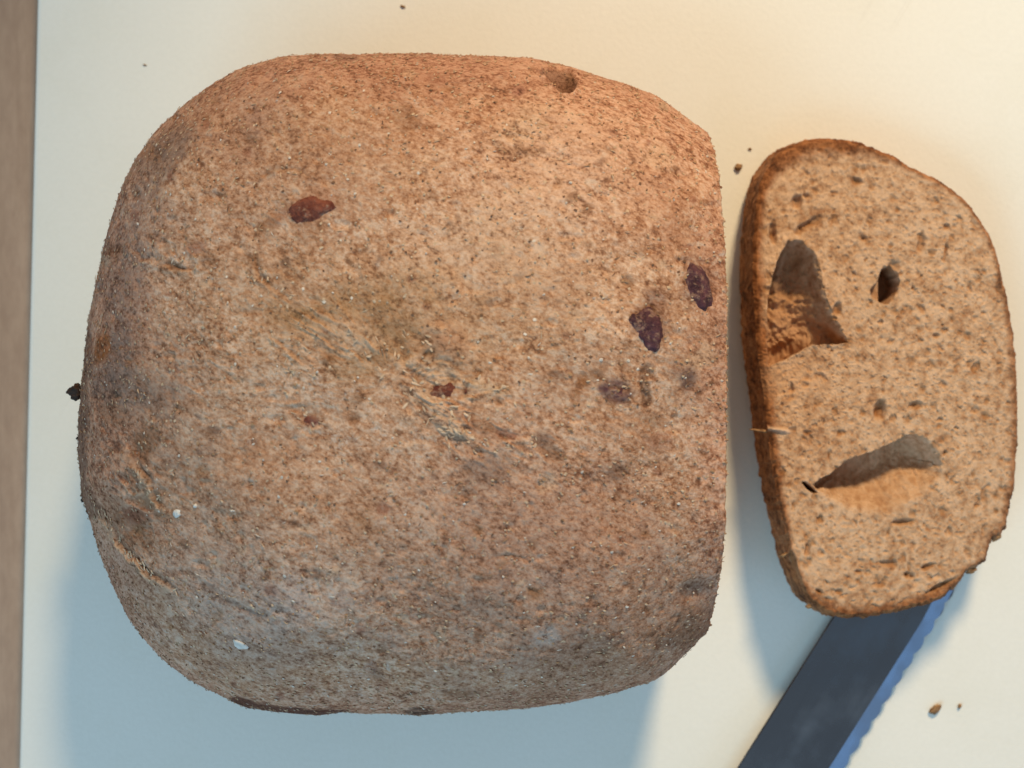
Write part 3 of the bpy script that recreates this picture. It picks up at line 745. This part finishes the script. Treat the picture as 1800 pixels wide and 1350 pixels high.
paint(k * 0.65 * mt * sstep(0.25, 0.6, below), (0.47, 0.275, 0.155)); paint(k * 0.6 * mt * sstep(0.5, 0.2, below), (0.54, 0.33, 0.20))
dep += k * (0.0003 * g2 + 0.0004 * vnoise(q3, 1 / 13., 78, 2) + 0.00035 * worley(su, sv, 13, 91, 0.15, 0.4, 0.6))
slit = [(1408,848),(1416,846),(1428,856),(1438,866),(1430,868),(1418,860)]
d, _, _ = seg_dist(su, sv, slit + slit[:1]); ins = inside(su, sv, slit); k = np.where(ins, sstep(0, 2.5, d), 0); dep = dep * (1 - k) + k * 0.006
# crust band around the rim: thick along the flat base (left) and one end
bw = 12 + 15 * sstep(1420, 1340, su) * sstep(230, 330, sv) + 34 * sstep(340, 250, sv) * sstep(1640, 1420, su) + 12 * sstep(980, 1070, sv) + 6 * sstep(1700, 1780, su)
toast = sstep(1.25, 0.35, edge / bw + 0.35 * g1 + 0.22 * g2)
toast *= 0.82 + 0.18 * np.maximum(np.maximum(sstep(1400, 1345, su), sstep(330, 255, sv)), 0.9 * sstep(1000, 1070, sv))
dep += 0.0009 * sstep(10, 0, edge) ** 2 + 0.0005 * sstep(24, 6, edge) * np.clip(g2, 0, 1)
paint(np.where((np.abs(sv - 757) < 30) & (su < 1420), np.exp(-((sv - (752 + (su - 1340) * 0.13)) / 4.0) ** 2) * sstep(1400, 1380, su) * 0.9, 0), (0.70, 0.50, 0.36))
dep -= np.where((su < 1420), 0.0009 * np.exp(-((sv - (752 + (su - 1340) * 0.13)) / 4.0) ** 2) * sstep(1400, 1370, su), 0)
paint(sstep(90, 20, np.hypot((su - 1385), (sv - 668) * 1.6) + 20 * g2) * 0.5, (0.60, 0.34, 0.18))
# place the face
uu2, vv2 = su + shx, sv + shy
zt = THICK + rise(vv2, uu2)
fx, fy = unproj(uu2, vv2, zt)
FZ = zt - np.clip(dep, -0.002, THICK - 0.0018)
F = np.stack([fx, fy, FZ], 1)
# side wall of crust down to the underside
rim = F[:NC2]
rows = []; tsts = []
nw = 46
rc, rs = np.cos(th2), np.sin(th2)
for j in range(1, nw + 1):
    t = j / nw
    zb = rise(arcp[:, 1], arcp[:, 0])
    z = rim[:, 2] * (1 - t) + zb * t
    off = 0.0011 * math.sin(min(t * 1.4, 1) * math.pi * 0.5) * (1 if t < .85 else (1 - (t - .85) / .15) ** .5 if t < 1 else 0) - 0.0006 * max(0, t - .85) / .15
    p = np.stack([rim[:, 0] + rc * off, rim[:, 1] + rs * off, z], 1)
    nn = 0.00042 * vnoise(p, 420, 81, 3, 0.65) + 0.0003 * vnoise(p, 1100, 82, 2)
    p[:, 0] += rc * nn; p[:, 1] += rs * nn
    rows.append(p); tsts.append(np.clip(0.95 + 0 * t + 0.2 * vnoise(p, 200, 83, 2), 0, 1))
rows = rows[::-1]; tsts = tsts[::-1]
ALL = np.vstack(rows + [F]); TO = np.concatenate(tsts + [toast]); TI = np.vstack([np.tile([[.3, .3, .3, 0]], (nw * NC2, 1)), tint])
sx0, sy0 = [float(q) for q in unproj(SC[0], SC[1], 0.0)]
sl0 = np.array([sx0, sy0, 0.0])
slice_ = empty('bread_slice', tuple(sl0))
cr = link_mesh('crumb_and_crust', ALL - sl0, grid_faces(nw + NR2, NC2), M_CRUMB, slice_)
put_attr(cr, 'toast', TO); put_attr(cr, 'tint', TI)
ub = link_mesh('underside', ALL[:NC2:10] - sl0, [list(range(130))[::-1]], M_CRUMB, slice_, smooth=False)
put_attr(ub, 'toast', np.ones(130)); put_attr(ub, 'tint', np.zeros((130, 4)))
tag(slice_, 'thick bread slice lying flat with three large holes in its crumb', 'bread slice')
# loose shreds of crust on the slice
for k, (x, y, s, asp, an) in enumerate([(1335,757,15,.16,-8),(1752,945,9,.6,40),(1708,1003,9,.5,20),(1378,975,7,.4,30),(1422,1066,6,.6,0)]):
    z = THICK + float(rise(y, x)) - 0.0015
    x0, y0 = [float(q) for q in unproj(x, y, z)]
    pebble('crust_shred', M_CRUMBBIT, slice_, Vector((x0, y0, z)), Vector((0, 0, 1)), s / 7700, s * asp / 7700, s * min(asp, .4) / 7700, an, sl0, 140 + k, 0.5, 3)

# ------------------------------------------------------------------ bread knife (blade tip pushed under the slice)
def kz(v): return 0.0022 + (np.asarray(v, float) - 1080) * 0.9e-5        # height of the blade's middle plane by photo row
KD = np.array([172.0, -272.0]); KD /= np.linalg.norm(KD); KN = np.array([-KD[1], KD[0]])     # along the blade to the tip, and towards the cutting edge
A0 = np.array([1456.0, 1096.0])          # a point on the back of the blade
NL = 420; kt = np.linspace(-420, 190, NL)    # px along the blade (negative: to the handle)
W = 158.0; BV = 21.0
def kpt(t, w, dz):
    q = A0[None, :] + KD[None, :] * t[:, None] + KN[None, :] * np.asarray(w)[..., None]
    z = kz(q[:, 1]) + dz
    z0 = np.maximum(z, 0.0003)
    x, y = unproj(q[:, 0], q[:, 1], z0)
    return np.stack([x, y, z0], 1)
tip = np.clip((kt - 90) / 100.0, 0, 1)                       # rounded tip, hidden below the slice
back = W * 0.75 * tip ** 2.2
scal = 5.0 * (np.abs(np.sin(kt * math.pi / 35.0)) - 0.5)
e_in = np.maximum(W - BV - 8 * tip, back + 1); e_out = np.maximum(W + scal - 4 * tip, back + 2)
T2 = 0.0009
knife = empty('bread_knife', (0, 0, 0))
korg = kpt(np.array([-60.0]), np.array([80.0]), 0)[0]; korg[2] = 0.0; knife.location = tuple(korg)
prof_rows = [kpt(kt, back, -T2 + .0002), kpt(kt, back, T2 - .0002), kpt(kt, back + 3, T2), kpt(kt, e_in, T2)]
bot = [kpt(kt, e_in, -T2), kpt(kt, back + 3, -T2)]
ringp = prof_rows + bot
nrb = len(ringp)
bv = np.stack(ringp, 1).reshape(-1, 3)
bf = []
for i in range(NL - 1):
    for j in range(nrb):
        j2 = (j + 1) % nrb
        bf.append((i * nrb + j, (i + 1) * nrb + j, (i + 1) * nrb + j2, i * nrb + j2))
bf += [tuple(range(nrb)), tuple(range((NL - 1) * nrb, NL * nrb))[::-1]]
blade = link_mesh('blade', bv - korg, bf, M_STEEL, knife, smooth=False)
ze = T2 * (1 - (e_out - e_in) / (BV + 2.2))
er = [kpt(kt, e_in, T2), kpt(kt, e_out, ze), kpt(kt, e_out, -ze), kpt(kt, e_in, -T2)]
ev = np.stack(er, 1).reshape(-1, 3); ef = []
for i in range(NL - 1):
    for j in range(3):
        ef.append((i * 4 + j, (i + 1) * 4 + j, (i + 1) * 4 + j + 1, i * 4 + j + 1))
edge_o = link_mesh('serrated_edge', ev - korg, ef, M_EDGE, blade, smooth=False)
edge_o['label'] = 'bright ground edge with shallow scallops'
# handle, below the frame
hb = bmesh.new(); rings = []
for t, w0, w1, h0 in [(-415, 10, 150, .0030), (-430, 2, 156, .0062), (-480, 0, 155, .0072), (-700, -4, 150, .0078), (-1000, -2, 160, .0078), (-1180, -8, 172, .0078), (-1215, 10, 150, .0060), (-1225, 40, 120, .0030)]:
    ring = []
    for k in range(24):
        a = 2 * math.pi * k / 24; cw = (w0 + w1) / 2; hw = (w1 - w0) / 2
        ca, sa = math.cos(a), math.sin(a)
        w = cw + hw * math.copysign(abs(ca) ** .6, ca)
        q = kpt(np.array([float(t)]), np.array([w]), 0)[0]; q[2] = float(q[2]) + h0 * math.copysign(abs(sa) ** .6, sa) + 0.0006
        ring.append(hb.verts.new(q - korg))
    rings.append(ring)
for a, b in zip(rings[:-1], rings[1:]):
    for k in range(24): hb.faces.new((a[k], a[(k + 1) % 24], b[(k + 1) % 24], b[k]))
hb.faces.new(rings[0][::-1]); hb.faces.new(rings[-1]); bmesh.ops.recalc_face_normals(hb, faces=hb.faces)
link_bm('handle', hb, M_HANDLE, knife)
tag(knife, 'dark steel bread knife with scalloped edge lying partly under the slice', 'knife')

# ------------------------------------------------------------------ loose crumbs on the board
CR = [(1297,294,7,5.5,30,'dark round crumb on the board between loaf and slice'),
      (1318,262,3,2.2,0,'faint tiny crumb above the slice corner beside the dark round crumb'),
      (1643,1246,11,6,40,'brown oblong crumb on the board beside the knife edge'),
      (1686,1241,4,3,60,'tiny brown speck next to the oblong crumb'),
      (708,12,4.5,2.2,-20,'brown crumb on the board behind the loaf'),
      (255,115,3.5,1.2,-20,'thin dark sliver of crust on the board near its long edge')]
for k, (px, py, a, b, an, lab) in enumerate(CR):
    x, y = [float(q) for q in unproj(px, py, 0)]
    h = min(a, b) * 0.8 / 7300
    o = pebble('bread_crumb', M_CRUMBBIT, None, Vector((0, 0, h * 0.85)), Vector((0, 0, 1)), a / 7300, b / 7300, h, an, (0, 0, 0), 200 + k, 0.5, 3)
    o.location = (x, y, 0.0)
    tag(o, lab, 'crumb', 'loose crumbs on the cutting board')
